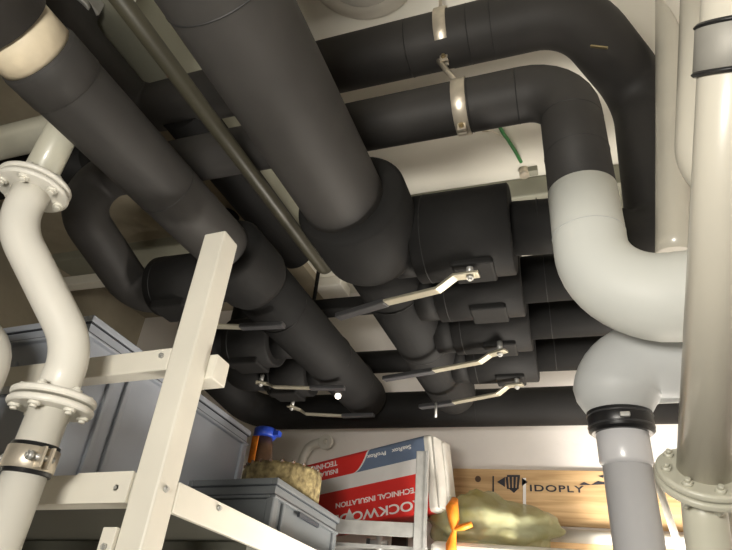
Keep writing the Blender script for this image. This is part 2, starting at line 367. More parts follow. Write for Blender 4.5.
lever('cranked steel valve lever second down, right of the thick pipe, between two similar ones',
      [zl_on(500, 352, 0.90), zl_on(490, 355, 0.90), zl_on(480, 362, 0.872), zl_on(432, 371, 0.872)], 0, on(384, 379, 'Z', 0.872))
lever('cranked steel valve lever with a short hanging pin, lowest on the right',
      [zl_on(517, 385, 0.90), zl_on(508, 386, 0.90), zl_on(498, 394, 0.872), zl_on(452, 403, 0.872)], 0, on(420, 407, 'Z', 0.872))
lever('pale ended valve lever just right of the shelf post, half hidden behind it',
      [on(196, 322, 'Z', 0.92), on(204, 323, 'Z', 0.92), on(210, 326, 'Z', 0.90), on(243, 327, 'Z', 0.90)], 0, on(284, 325, 'Z', 0.90))
lever('straight pale valve lever left of the bright lamp spot',
      [on(261, 383, 'Z', 0.93), on(268, 384, 'Z', 0.93), on(274, 387, 'Z', 0.905), on(312, 388, 'Z', 0.905)], 0, on(345, 388, 'Z', 0.905))
lever('straight pale valve lever below the bright lamp spot, lowest on the left',
      [on(292, 407, 'Z', 0.93), on(300, 410, 'Z', 0.93), on(306, 414, 'Z', 0.905), on(344, 416, 'Z', 0.905)], 0, on(374, 415, 'Z', 0.905))

# crossing header near the back wall
hp = thing('insulated_pipe', 'black insulated pipe running crosswise just in front of the back wall, below all levers', 'pipe', (-0.8, 3.2, 0.92))
b = BM(); tube(b, fillet([(-2.0, 2.6, 1.12), (-2.0, 3.2, 1.03), (1.3, 3.2, 1.05)], 0.2), 0.108, 40); build('insulation_sleeve', b, M['foam_shaded'], hp)
for x in (-1.3, -0.5, 0.1): seam(hp, (x, 3.2, 1.04), (1, 0, 0), 0.108)
# pin under the header
b = BM(); p = on(436, 403, 'Z', 0.86); tube(b, [p, p + V(0.0, 0, -0.07)], 0.006, 10); tag(build('hanging_pin', b, M['zinc']), 'thin zinc pin hanging below the lowest right lever', 'pin')

# olive thin pipe along the ceiling between A and B
b = BM(); tube(b, fillet([(-0.925, -0.6, 1.2), (-0.925, 1.85, 1.2), (-0.925, 1.85, ZC)], 0.08), 0.025, 24); o = build('conduit_pipe', b, M['olive']); tag(o, 'thin olive-brown pipe running between the two thick black overhead pipes', 'pipe')
b = BM(); tube(b, fillet([(-0.835, -0.6, 1.26), (-0.835, 1.80, 1.26), (-0.835, 1.80, ZC)], 0.06), 0.008, 12); o = build('conduit_pipe', b, M['olive']); tag(o, 'slender dark conduit hugging the left side of the widest pipe', 'conduit')

# pale duct on the left
b = BM(); tube(b, [(-3.48, 1.12, 1.60), (-1.62, 1.12, 1.60)], 0.07, 32); tag(build('duct_pipe', b, M['paled']), 'pale cream horizontal duct at the left edge behind the banded pipe', 'duct')
b = BM(); tube(b, [(-3.48, 1.32, 1.60), (-1.9, 1.32, 1.60)], 0.09, 32); tag(build('insulated_pipe', b, M['foam_shaded']), 'black tube added as the shadow gap below the pale duct at the left edge', 'pipe')  # second tube is added as the shadow under the duct

# ceiling fittings
lp = thing('ceiling_lamp', 'round cream ceiling fitting cut by the top edge above the crossing pipes', 'ceiling lamp', (-0.62, 1.02, ZC - 0.03))
b = BM(); c = on(361, -36, 'Z', ZC)
tube(b, [c + V(0, 0, 0), c + V(0, 0, -0.012), c + V(0, 0, -0.03), c + V(0, 0, -0.036)], [0.225, 0.225, 0.205, 0.16], 56); build('lamp_rim', b, M['shelfp'], lp)
b = BM(); c2 = c + V(0, 0, -0.034); tube(b, [c2, c2 + V(0, 0, -0.01), c2 + V(0, 0, -0.014)], [0.155, 0.145, 0.09], 48); build('lamp_cover', b, M['white'], lp)
# small white ring at the top left
c = on(121, -5, 'Z', 1.86); rg = thing('downlight', 'small round white ring light at the top edge beside the widest pipe', 'light fitting', c)
b = BM(); ringband(b, c, (0, 0, 1), 0.035, 0.052, 0.02, 32); build('lamp_ring', b, M['white'], rg)
b = BM(); tube(b, [c + V(0, 0, 0.0), c + V(0, 0, 0.075)], 0.04, 32); build('housing', b, M['paled'], rg)
# grey bracket near it
c = on(84, 6, 'Z', 1.86)
bk = thing('mounting_bracket', 'grey clamp bracket with an eyelet at top left above the cream band', 'bracket', c)
b = BM(); box(b, c + V(-0.03, -0.25, 0.0), c + V(0.03, 0.05, 0.07)); build('bracket_plate', b, M['zinc'], bk, bevel=0.006)
b = BM(); ringband(b, c + V(0.0, -0.02, -0.02), (0, 0, 1), 0.018, 0.04, 0.025, 24); build('eyelet', b, M['zinc'], bk)

# dark cross pieces glimpsed between the two thick pipes
b = BM(); q = on(345, 307, 'Z', 1.45); box(b, (-1.40, q.y - 0.05, 1.41), (-0.45, q.y + 0.05, 1.49)); tube(b, [(-1.36, q.y, 1.48), (-1.36, q.y, ZC)], 0.012, 12); tube(b, [(-0.49, q.y, 1.48), (-0.49, q.y, ZC)], 0.012, 12); tag(build('support_channel', b, M['foam_shaded'], bevel=0.01), 'dark support channel crossing behind the largest lever grip', 'channel')
b = BM(); q = on(378, 362, 'Z', 1.3); tube(b, [(-1.45, q.y, 1.3), (-0.4, q.y, 1.3)], 0.07, 32); tag(build('insulated_pipe', b, M['foam_shaded']), 'short black pipe crossing behind the ends of the two thick pipes', 'pipe')
# green cable and box on the ceiling
b = BM(); pts = [on(495, 118, 'Z', 2.05), on(503, 133, 'Z', 2.03), on(508, 140, 'Z', 2.045), on(515, 151, 'Z', 2.04), on(521, 162, 'Z', 2.05)]
tube(b, fillet(pts, 0.03), 0.009, 10); tag(build('earth_cable', b, M['green']), 'green earthing cable on the ceiling above the uppermost right valve', 'cable')
b = BM(); pts = [on(482, 131, 'Z', 2.06), on(492, 131, 'Z', 2.06), on(505, 138, 'Z', 2.06)]
tube(b, fillet(pts, 0.03), 0.004, 8); tag(build('thin_wire', b, M['steel']), 'thin brownish wire beside the green cable', 'wire')
c = on(524, 169, 'Z', ZC)
b = BM(); tube(b, [c, c + V(0, 0, -0.05)], 0.026, 20); bolt = thing('earth_terminal', 'small dark bolt terminal at the end of the green cable', 'terminal', c + V(0, 0, -0.05)); build('terminal_stud', b, M['steel'], bolt)
b = BM(); box(b, c + V(0.01, -0.015, -0.035), c + V(0.07, 0.03, 0)); build('terminal_plate', b, M['beam'], bolt, bevel=0.004)

# hanger straps for C and D
hg = thing('pipe_hanger', 'steel double strap hanger tying the two black crossing pipes together', 'hanger', (-0.27, YC, 1.3))
def strap(cx, cz, r, tilt):
    d = Vector((1, 0, tilt)).normalized()
    b = BM(); ringband(b, (cx, YC, cz), d, r, r + 0.006, 0.044, 48); s = build('clamp_strap', b, M['steel'], hg)
    for sgn in (1, -1):
        b = BM(); c = V(cx - sgn * tilt * (r + 0.02), YC, cz + sgn * (r + 0.016))
        box(b, c + V(-0.014, -0.016, -0.014), c + V(0.014, -0.006, 0.014)); box(b, c + V(-0.014, 0.004, -0.014), c + V(0.014, 0.014, 0.014)); build('clamp_lug', b, M['steel'], s, bevel=0.002)
        b = BM(); hexbolt(b, c + V(0, -0.016, 0), (0, -1, 0), 0.009, 0.007); build('lug_bolt', b, M['brass'], s)
strap(-0.29, ZC2, RC, 0.0); strap(-0.228, ZD, RD, 0.0)
b = BM(); tube(b, [(-0.31, YC, ZC2 + RC + 0.02), (-0.31, YC, ZC)], 0.007, 12); build('threaded_rod', b, M['steel'], hg)
b = BM(); tube(b, [(-0.31, YC, ZC2 - RC - 0.01), (-0.235, YC, ZD + RD + 0.012)], 0.010, 12); build('threaded_rod', b, M['steel'], hg)

# ================================================================== grey drain pipe with branch
gx, gy = 0.121, 1.50
gd = thing('drain_pipe', 'upright grey plastic drain pipe under the white elbow with a black coupling band', 'pipe', (gx, gy, -H))
b = BM(); tube(b, [(gx, gy, -H), (gx, gy, 0.385)], 0.055, 48); build('pipe_barrel', b, M['grey'], gd)
b = BM(); tube(b, [(gx, gy, 0.335), (gx, gy, 0.345), (gx, gy, 0.475)], [0.056, 0.061, 0.061], 48); build('socket_end', b, M['grey'], gd)
b = BM(); ringband(b, (gx, gy, 0.447), (0, 0, 1), 0.055, 0.077, 0.070, 48, 0.3); rb = build('rubber_coupling', b, M['rubber'], gd, label='black rubber coupling band')
for dz in (-0.010, 0.018):
    b = BM(); ringband(b, (gx, gy, 0.438 + dz), (0, 0, 1), 0.068, 0.0785, 0.005, 48); build('coupling_clip', b, M['grip'], rb)
b = BM(); box(b, (gx - 0.005, gy - 0.090, 0.432), (gx + 0.018, gy - 0.074, 0.444)); build('clip_screw', b, M['zinc'], rb, bevel=0.003)
b = BM(); tube(b, fillet([(gx, gy, 0.45), (gx, gy, 0.60), (0.55, gy, 0.60)], [0.10], 10), [0.068, 0.098] + [0.106] * 10 + [0.098, 0.088], 48); build('branch_elbow', b, M['fitting'], gd, label='light grey elbow fitting')

# ================================================================== pale pipe at the right edge (slanting)
P0 = dep(737, -20, 0.80); P1 = dep(704, 478, 0.985); dr = (P1 - P0).normalized()
rp = thing('flanged_pipe', 'thick glossy pale cream pipe at the right edge with a bolted flange at its foot', 'pipe', P1)
b = BM(); tube(b, [P0 - dr * 0.3, P1], 0.0445, 56); build('pipe_barrel', b, M['pale'], rp)
def flange(parent, c, d, R, r, th, n, mt, boltm, gap=0.004, both=True, off=0.0, boltr=0.0085):
    d = Vector(d).normalized(); u = d.orthogonal().normalized(); v = d.cross(u); c = Vector(c)
    for s in ((-1, 1) if both else (1,)):
        b = BM(); ringband(b, c + d * s * (gap / 2 + th / 2), d, r - 0.004, R, th, 48, 0.08); f = build('flange_disc', b, mt, parent, bevel=0.0015)
        for k in range(n):
            a = 2 * math.pi * (k + off) / n; q = c + (u * math.cos(a) + v * math.sin(a)) * (r + (R - r) * 0.56) + d * s * (gap / 2 + th)
            b = BM(); hexbolt(b, q - d * s * 0.002, d * s, boltr, 0.009, 0.006); build('flange_bolt', b, boltm, f)
flange(rp, P1, dr, 0.078, 0.0445, 0.014, 8, M['paled'], M['paled'], gap=0.003)
b = BM(); P2 = P1 + V(-0.02, 0.0, -0.2); tube(b, fillet([P1, P1 + dr * 0.05, P2, P2 + V(0, 0, -1.2)], 0.1), 0.036, 40); build('lower_barrel', b, M['paled'], rp)
cc = dep(733, 48, 0.835)
cb = thing('pipe_coupling', 'grey metal coupling band with black rubber edges at the top right corner', 'coupling', cc)
cc = P0 + dr * ((cc - P0).dot(dr))
b = BM(); ringband(b, cc, dr, 0.044, 0.0505, 0.062, 48); build('metal_sleeve', b, M['zincd'], cb)
for s in (-1, 1):
    b = BM(); ringband(b, cc + dr * s * 0.034, dr, 0.044, 0.0525, 0.008, 48, 0.4); build('rubber_edge', b, M['rubber'], cb)

# pale pipes behind it
b = BM(); pa1, pa0 = on(676, 256, 'Y', 1.42), on(671, -40, 'Y', 1.36); tube(b, dense(pa1, pa0, 0.05), 0.050, 40)
cutp = on(656, 0, 'Y', 1.37); cutq = on(679, 37, 'Y', 1.37); nn = (cutq - cutp).cross(V(0, 1, 0)).normalized()
if nn.z < 0: nn = -nn
bmesh.ops.bisect_plane(b, geom=b.verts[:] + b.edges[:] + b.faces[:], plane_co=cutp, plane_no=nn, clear_outer=True)
bmesh.ops.solidify(b, geom=b.faces[:], thickness=0.003)
tag(build('steel_pipe', b, M['pale']), 'pale cream pipe descending right beside the black descending pipe', 'pipe')
b = BM(); tube(b, fillet([dep(700, -60, 1.2), dep(694, 165, 1.05), dep(775, 235, 1.0)], [0.10]), 0.034, 40)
tag(build('steel_pipe', b, M['pale']), 'pale cream pipe tucked behind the slanting flanged pipe, bending off right', 'pipe')
b = BM(); tube(b, [on(640, 430, 'Y', 2.2), on(690, 580, 'Y', 2.2)], 0.012, 16)
tag(build('thin_pipe', b, M['white']), 'thin white pipe slanting behind the grey drain pipe at the bottom', 'pipe')
b = BM(); tube(b, [on(716, 380, 'Y', 1.7), on(722, 600, 'Y', 1.7)], 0.03, 24)
tag(build('thin_pipe', b, M['paled']), 'dull cream pipe below the flange at the bottom right corner', 'pipe')

# ================================================================== white flanged pipe on the left
U = V(-1.36, 0.8094, 0); Lw = V(-1.187, 0.985, 0)
lpv = thing('flanged_pipe', 'glossy white offset pipe on the left with two bolted flanges', 'pipe', (Lw.x, Lw.y, -H))
b = BM(); tube(b, fillet([U + V(0, 0, 0.912), U + V(0, 0, 1.30), V(-1.63, 1.12, 1.58)], 0.08), 0.046, 40); build('pipe_barrel', b, M['paled'], lpv)
b = BM(); tube(b, fillet([U + V(0, 0, 0.912), U + V(0, 0, 0.7885), Lw + V(0, 0, 0.5035), Lw + V(0, 0, 0.352)], [0.19, 0.19], 8), 0.0485, 40); build('offset_bend', b, M['white'], lpv)
b = BM(); tube(b, [Lw + V(0, 0, 0.36), Lw + V(0, 0, -H)], 0.0475, 40); build('pipe_barrel', b, M['white'], lpv)
flange(lpv, U + V(0, 0, 0.9215), (0, 0, 1), 0.0960, 0.0455, 0.0152, 6, M['white'], M['bolt'], gap=0.0057, boltr=0.01425, off=0.3)
flange(lpv, Lw + V(0, 0, 0.352), (0, 0, 1), 0.0985, 0.0475, 0.0171, 6, M['white'], M['bolt'], gap=0.0057, boltr=0.01425, off=0.1)
cl = thing('pipe_clamp', 'stainless clamp with black rubber lining around the white pipe at lower left', 'clamp', Lw + V(0, 0, 0.247))
cz = Lw + V(0, 0, 0.216)
b = BM(); ringband(b, cz, (0, 0, 1), 0.0470, 0.0540, 0.0684, 40); build('rubber_lining', b, M['rubber'], cl)
b = BM(); ringband(b, cz, (0, 0, 1), 0.0520, 0.0575, 0.0494, 40); build('clamp_band', b, M['steel'], cl)
vd = V(0.8, -0.25, 0).normalized(); vs = V(0.25, 0.8, 0).normalized()
for sgn in (1, -1):
    b = BM(); c = cz + vd * sgn * 0.066
    mtx = Matrix.Translation(c) @ Matrix((vd, vs, V(0, 0, 1))).transposed().to_4x4()
    for dy in (-0.0114, 0.0076): box(b, (-0.019, dy - 0.00285, -0.0228), (0.019, dy + 0.00285, 0.0228), mtx)
    build('clamp_ear', b, M['steel'], cl)
    b = BM(); hexbolt(b, c - vs * 0.0266, -vs, 0.0114, 0.0114); tube(b, [c - vs * 0.0266, c + vs * 0.0228], 0.00665, 10); build('clamp_screw', b, M['zinc'], cl)
# far left pipe
b = BM(); q = on(-8, 352, 'Y', 0.95)
tube(b, fillet([q + V(-0.57, -0.095, 0.038), q + V(0, 0, 0.057), q + V(0, 0, -0.475), q + V(0, 0, -H - q.z)], [0.114, 0.19]), 0.057, 40)
tag(build('bent_pipe', b, M['white']), 'white bent pipe cut off by the left edge, beside the flanged white pipe', 'pipe')

# ================================================================== shelving unit
LEAN = (V(-0.97, 1.17, 0), 0.05, 0.075)
sh = thing('shelving_unit', 'cream steel shelving frame with upright post and bolted rails carrying grey boxes', 'shelf', (-0.969, 1.172, -H))
px, py, s = -0.9709, 1.172, 0.076
b = BM(); box(b, (px - s / 2, py - s / 2, -H), (px + s / 2, py + s / 2, 0.9348)); build('post', b, M['shelfp'], sh, bevel=0.0057)
b = BM(); box(b, (-2.584, 1.134, -H), (-2.508, 1.21, 0.9348)); build('post', b, M['shelfp'], sh, bevel=0.0057)
b = BM(); box(b, (px - s / 2, 2.62, -H), (px + s / 2, 2.69, 0.155)); build('post', b, M['shelfp'], sh, bevel=0.0057)
b = BM(); box(b, (-2.546, 1.136, 0.4902), (px - s / 2, 1.186, 0.5548)); build('cross_rail', b, M['shelfp'], sh, bevel=0.0038)
b = BM(); box(b, (px - s / 2 + 0.0057, py + s / 2, 0.4902), (px + s / 2 + 0.0228, 1.277, 0.5624)); build('rail_stub', b, M['shelfp'], sh, bevel=0.0038)
b = BM(); box(b, (-2.546, 1.136, 0.152), (px - s / 2, 1.186, 0.2242)); build('cross_rail', b, M['shelfp'], sh, bevel=0.0038)
b = BM(); box(b, (-0.9443, py + s / 2, 0.1463), (-0.9291, 2.68, 0.2185)); build('side_rail', b, M['shelfp'], sh, bevel=0.0019)
b = BM()
g = [(-1.009, 1.132, 0.2242), (-1.178, 1.132, 0.2242), (-1.254, 1.132, 0.152), (-1.009, 1.132, 0.152)]
f0 = [b.verts.new(p) for p in g]; f1 = [b.verts.new((x, y - 0.0057, z)) for x, y, z in g]
b.faces.new(f0); b.faces.new(f1[::-1])
for k in range(4): b.faces.new((f0[k], f0[(k + 1) % 4], f1[(k + 1) % 4], f1[k]))
build('gusset_plate', b, M['shelfp'], sh)
b = BM(); box(b, (-2.546, 1.189, 0.1577), (-0.9462, 2.68, 0.1729)); build('shelf_board', b, M['shelfb'], sh, label='dull olive shelf board')
for yy in (1.615, 2.0, 2.4):
    b = BM(); box(b, (-2.546, yy, 0.1178), (-0.9481, yy + 0.057, 0.1577)); build('board_stiffener', b, M['shelfb'], sh)
b = BM(); box(b, (-1.049, 1.125, -0.38), (-1.009, 1.138, 0.0988)); build('angle_bracket', b, M['shelfp'], sh, bevel=0.0019)
for p, d in (((-1.048, 1.132, 0.1862), (0, -1, 0)), ((-0.9329, 1.163, 0.19), (1, 0, 0)), ((-1.028, 1.125, 0.057), (0, -1, 0)), ((-1.028, 1.125, 0.0228), (0, -1, 0)), ((-0.9281, 1.396, 0.2014), (1, 0, 0)), ((-1.036, 1.136, 0.532), (0, -1, 0))):
    b = BM(); hexbolt(b, p, d, 0.00798, 0.0057, 0.0038); build('frame_bolt', b, M['zinc'], sh)

# ================================================================== storage boxes
def crate(label, x0, x1, y0, y1, z0, z1, m, ribs):
    t = thing('storage_box', label, 'box', ((x0 + x1) / 2, (y0 + y1) / 2, z0), None)
    w = 0.0076; ins = 0.019
    b = BM()
    def shell(e, za, zb, mi=0):
        for lo, hi in (((x0 + e, y0 + e, za), (x0 + e + w, y1 - e, zb)), ((x1 - e - w, y0 + e, za), (x1 - e, y1 - e, zb)),
                       ((x0 + e + w, y0 + e, za), (x1 - e - w, y0 + e + w, zb)), ((x0 + e + w, y1 - e - w, za), (x1 - e - w, y1 - e, zb))): box(b, lo, hi, None, mi)
    h = z1 - z0
    shell(ins, z0, z1 - 0.038); box(b, (x0 + ins, y0 + ins, z0), (x1 - ins, y1 - ins, z0 + 0.0076))
    build('box_body', b, m, t, bevel=0.0038)
    for za, zb, nm in ((z1 - 0.0228, z1, 'top_rim'), (z1 - 0.0684, z1 - 0.05795, 'lower_rim')):
        b = BM(); 
        for lo, hi in (((x0, y0, za), (x0 + 0.0228, y1, zb)), ((x1 - 0.0228, y0, za), (x1, y1, zb)), ((x0 + 0.0228, y0, za), (x1 - 0.0228, y0 + 0.0228, zb)), ((x0 + 0.0228, y1 - 0.0228, za), (x1 - 0.0228, y1, zb))): box(b, lo, hi)
        build(nm, b, m, t, bevel=0.0038)
    b = BM(); shell(0.0114, z1 - 0.05795, z1 - 0.0228); build('rim_web', b, m, t)
    b = BM(); shell(0.00285, z1 - 0.02565, z1 - 0.01995); build('rim_groove', b, M['boxdark'], t)
    b = BM(); shell(0.00855, z1 - 0.05985, z1 - 0.05415 + 0.0019); build('rim_groove', b, M['boxdark'], t)
    for (a, c) in ribs:
        b = BM(); box(b, (x1 - ins, a, z0), (x1 - 0.0057, c, z1 - 0.0627)); build('side_rib', b, m, t, bevel=0.0038)
    for yy in (y0 + 0.0038, y1 - 0.0418):
        b = BM(); box(b, (x1 - 0.038, yy, z0), (x1 - 0.0057, yy + 0.038, z1 - 0.057)); build('corner_rib', b, m, t, bevel=0.0057)
    b = BM(); box(b, ((x0 + x1) / 2 - 0.114, y0 + 0.0057, z1 - 0.19), ((x0 + x1) / 2 + 0.114, y0 + 0.0171, z1 - 0.133)); build('end_handle', b, m, t, bevel=0.0038)
    return t
cb1 = crate('long blue-grey plastic box behind the cream post', -2.185, -1.421, 1.206, 2.28, 0.1767, 0.752, M['box'], [(1.368, 1.391), (1.444, 1.467)])
cb2 = crate('small dark grey plastic box holding the sacking roll', -1.387, -1.007, 1.852, 2.479, 0.1767, 0.413, M['box2'], [(1.938, 1.953)])
b = BM(); box(b, (-1.011, 2.052, 0.325), (-0.9994, 2.242, 0.340)); build('hand_slot', b, M['boxdark'], cb2)
# sacking roll + jar
rl = thing('sacking_roll', 'mottled brown sacking roll lying in the small dark grey box', 'sack', (-1.178, 2.185, 0.361))
b = BM()
c0 = V(-1.205, 2.25, 0.385); R0 = 0.172
tube(b, [c0, c0 + V(0, 0, 0.1482), c0 + V(0, 0, 0.1672), c0 + V(0, 0, 0.1748)], [R0, R0, R0 - 0.0076, R0 - 0.038], 40)
for v in b.verts: v.co += V(random.uniform(-1, 1), random.uniform(-1, 1), random.uniform(-1, 1)) * 0.00285
build('roll_body', b, M['hess'], rl)
b = BM()
for k in range(22):
    a = 2 * math.pi * k / 22; p = c0 + V(math.cos(a) * (R0 - 0.0057), math.sin(a) * (R0 - 0.0057), 0.1672)
    bmesh.ops.create_icosphere(b, subdivisions=1, radius=0.00855, matrix=Matrix.Translation(p))
build('edge_stitching', b, M['brown'], rl)
jb = on(265, 435, 'Y', 2.52); jb.z += 0.11
jr = thing('spray_bottle', 'brown bottle with a blue cap behind the sacking roll', 'bottle', V(jb.x, jb.y, 0.18))
b = BM(); z0 = 0.174
tube(b, [V(jb.x, jb.y, z0), V(jb.x, jb.y, z0 + 0.266), V(jb.x, jb.y, jb.z - 0.0665), V(jb.x, jb.y, jb.z)], [0.0855, 0.0855, 0.0532, 0.0418], 28); build('bottle_body', b, M['brown'], jr)
b = BM(); tube(b, [jb, jb + V(0, 0, 0.0076), jb + V(0, 0, 0.0418), jb + V(0, 0, 0.0475)], [0.0532, 0.0589, 0.0589, 0.0494], 28); box(b, jb + V(0.038, -0.019, 0.0076), jb + V(0.0855, 0.019, 0.0304)); build('bottle_cap', b, M['blue'], jr, label='blue cap')
b = BM(); box(b, jb + V(-0.0152, -0.0931, -0.209), jb + V(0.019, -0.08645, -0.019)); build('bottle_label', b, M['orange'], jr)

LEAN = None
# ================================================================== back wall things
YW = 3.5
# plywood board with print
z1, z0 = 0.752, 0.455
pl = thing('plywood_board', 'pale spruce plywood board with black print, fixed to the back wall', 'board', (0, YW - 0.02, z0))
b = BM(); box(b, (-0.70, YW - 0.022, z0), (0.95, YW - 0.001, z1)); build('board_panel', b, M['wood'], pl, bevel=0.002)
def wt(px, py, y=YW - 0.0235): return on(px, py, 'Y', y)
R90 = Matrix.Rotation(math.radians(90), 4, 'X')
c = wt(556, 489); b = text_bm('IDOPLY', 0.050, Matrix.Translation(c) @ R90, sx=1.55, spacing=1.15); build('printed_word', b, M['ink'], pl)
b = BM()
def tri(b, ps, th=0.001):
    f0 = [b.verts.new(p) for p in ps]; f1 = [b.verts.new(p + V(0, -th, 0)) for p in ps]; b.faces.new(f0); b.faces.new(f1[::-1]); n = len(ps)
    for k in range(n): b.faces.new((f0[k], f0[(k + 1) % n], f1[(k + 1) % n], f1[k]))
tri(b, [wt(492.5, 476), wt(494, 476), wt(494, 494), wt(492.5, 494)])
tri(b, [wt(497, 482), wt(505, 477), wt(505, 487)]); tri(b, [wt(528, 482), wt(522, 478), wt(522, 486)])
for sx in (0, 4, 8, 12): tri(b, [wt(505.5 + sx, 477), wt(508 + sx, 477), wt(509 + sx * .8, 489), wt(507 + sx * .8, 489)])
tri(b, [wt(507, 475), wt(520, 475), wt(520, 477), wt(507, 477)])
tri(b, [wt(508, 488), wt(519, 488), wt(514, 493)])
build('printed_mark', b, M['ink'], pl)
b = BM(); tri(b, [wt(579, 485), wt(584, 482), wt(591, 485)]); tri(b, [wt(591, 485), wt(598, 481), wt(612, 484)]); tri(b, [wt(598, 476), wt(604, 475), wt(603, 478)])
build('printed_mark', b, M['ink'], pl)
b = BM(); c = wt(478, 479); tube(b, [c, c + V(0, -0.001, 0)], 0.018, 20); build('wood_knot', b, M['brown'], pl)
b = BM(); tri(b, [wt(523, 478), wt(526, 478), wt(526, 516), wt(523, 516)]); build('tape_strip', b, M['wtext'], pl)
b = BM(); box(b, (-0.40, YW - 0.022, 0.20), (0.95, YW - 0.001, 0.385)); tag(build('plywood_board', b, M['wood']), 'strip of plywood below the white horizontal wall pipe', 'board')
b = BM(); tube(b, [wt(532, 534, YW - 0.06), V(1.2, YW - 0.06, wt(532, 534, YW - 0.06).z)], 0.034, 24); tag(build('wall_pipe', b, M['white']), 'white horizontal pipe between the two plywood boards', 'pipe')
# white box lid at the bottom
xr0 = on(421, 500, 'Y', 2.68).x
b = BM(); box(b, (xr0 + 0.04, 2.70, -H), (0.10, 3.3, on(500, 544, 'Y', 2.70).z)); tag(build('white_cabinet', b, M['white'], bevel=0.03, seg=4), 'white cabinet with rounded top edge at the bottom, under the yellow-green bag', 'cabinet')
# white pipes on the wall
b = BM(); tube(b, fillet([on(285, 515, 'Y', 3.42), on(303, 458, 'Y', 3.42), on(309, 446, 'Y', 3.42), on(325, 441, 'Y', 3.42)], [0.05, 0.08]), 0.030, 20)
tag(build('bent_pipe', b, M['white']), 'white bent pipe on the back wall, left of the red insulation package', 'pipe')
b = BM(); ringband(b, on(326, 442, 'Y', 3.40), (0, 1, 0), 0.018, 0.05, 0.03, 24); tag(build('pipe_rosette', b, M['white']), 'round white fitting at the end of the bent wall pipe', 'fitting')
b = BM(); tube(b, fillet([on(262, 470, 'Y', 3.44), on(268, 432, 'Y', 3.44), on(285, 418, 'Y', 3.44), on(292, 404, 'Y', 3.44)], [0.12, 0.1]), 0.038, 20)
tag(build('bent_pipe', b, M['white']), 'white curved pipe on the wall above the blue-capped bottle', 'pipe')
# light strip on the wall
b = BM(); p, q = on(190, 391, 'Y', 3.45), on(256, 386, 'Y', 3.45)
box(b, (p.x, 3.44, p.z - 0.03), (q.x, 3.499, p.z + 0.03)); tag(build('wall_channel', b, M['white']), 'white cable channel on the wall above the long grey box', 'channel')
# objects between A and B on the ceiling / wall
b = BM(); p = on(333, 292, 'Z', 2.0); box(b, p + V(-0.12, -0.1, 0.0), p + V(0.10, 0.1, ZC - 2.0)); tag(build('wall_box', b, M['white'], bevel=0.008), 'small white junction box glimpsed between the two thick pipes', 'box')
b = BM(); tube(b, [on(346, 318, 'Z', 1.9), on(374, 345, 'Z', 1.9)], 0.07, 24); tag(build('white_tube', b, M['white']), 'short white tube glimpsed between the two thick pipes', 'tube')
# bright lamp
c = on(338, 396, 'Y', 2.62)
lb = thing('small_lamp', 'small glowing lamp bulb hanging beside the lowest left lever', 'lamp', c)
b = BM(); bmesh.ops.create_icosphere(b, subdivisions=3, radius=0.016, matrix=Matrix.Translation(c))
me = bpy.data.materials.new('lamp_glow'); me.use_nodes = True; pb_ = me.node_tree.nodes['Principled BSDF']
pb_.inputs['Base Color'].default_value = (1, .97, .9, 1); pb_.inputs['Emission Color'].default_value = (1, .9, .75, 1); pb_.inputs['Emission Strength'].default_value = 6
build('bulb', b, me, lb)
b = BM(); tube(b, [c + V(0, 0, 0.015), c + V(0, 0, 0.05)], [0.013, 0.016], 20); build('bulb_socket', b, M['grip'], lb)

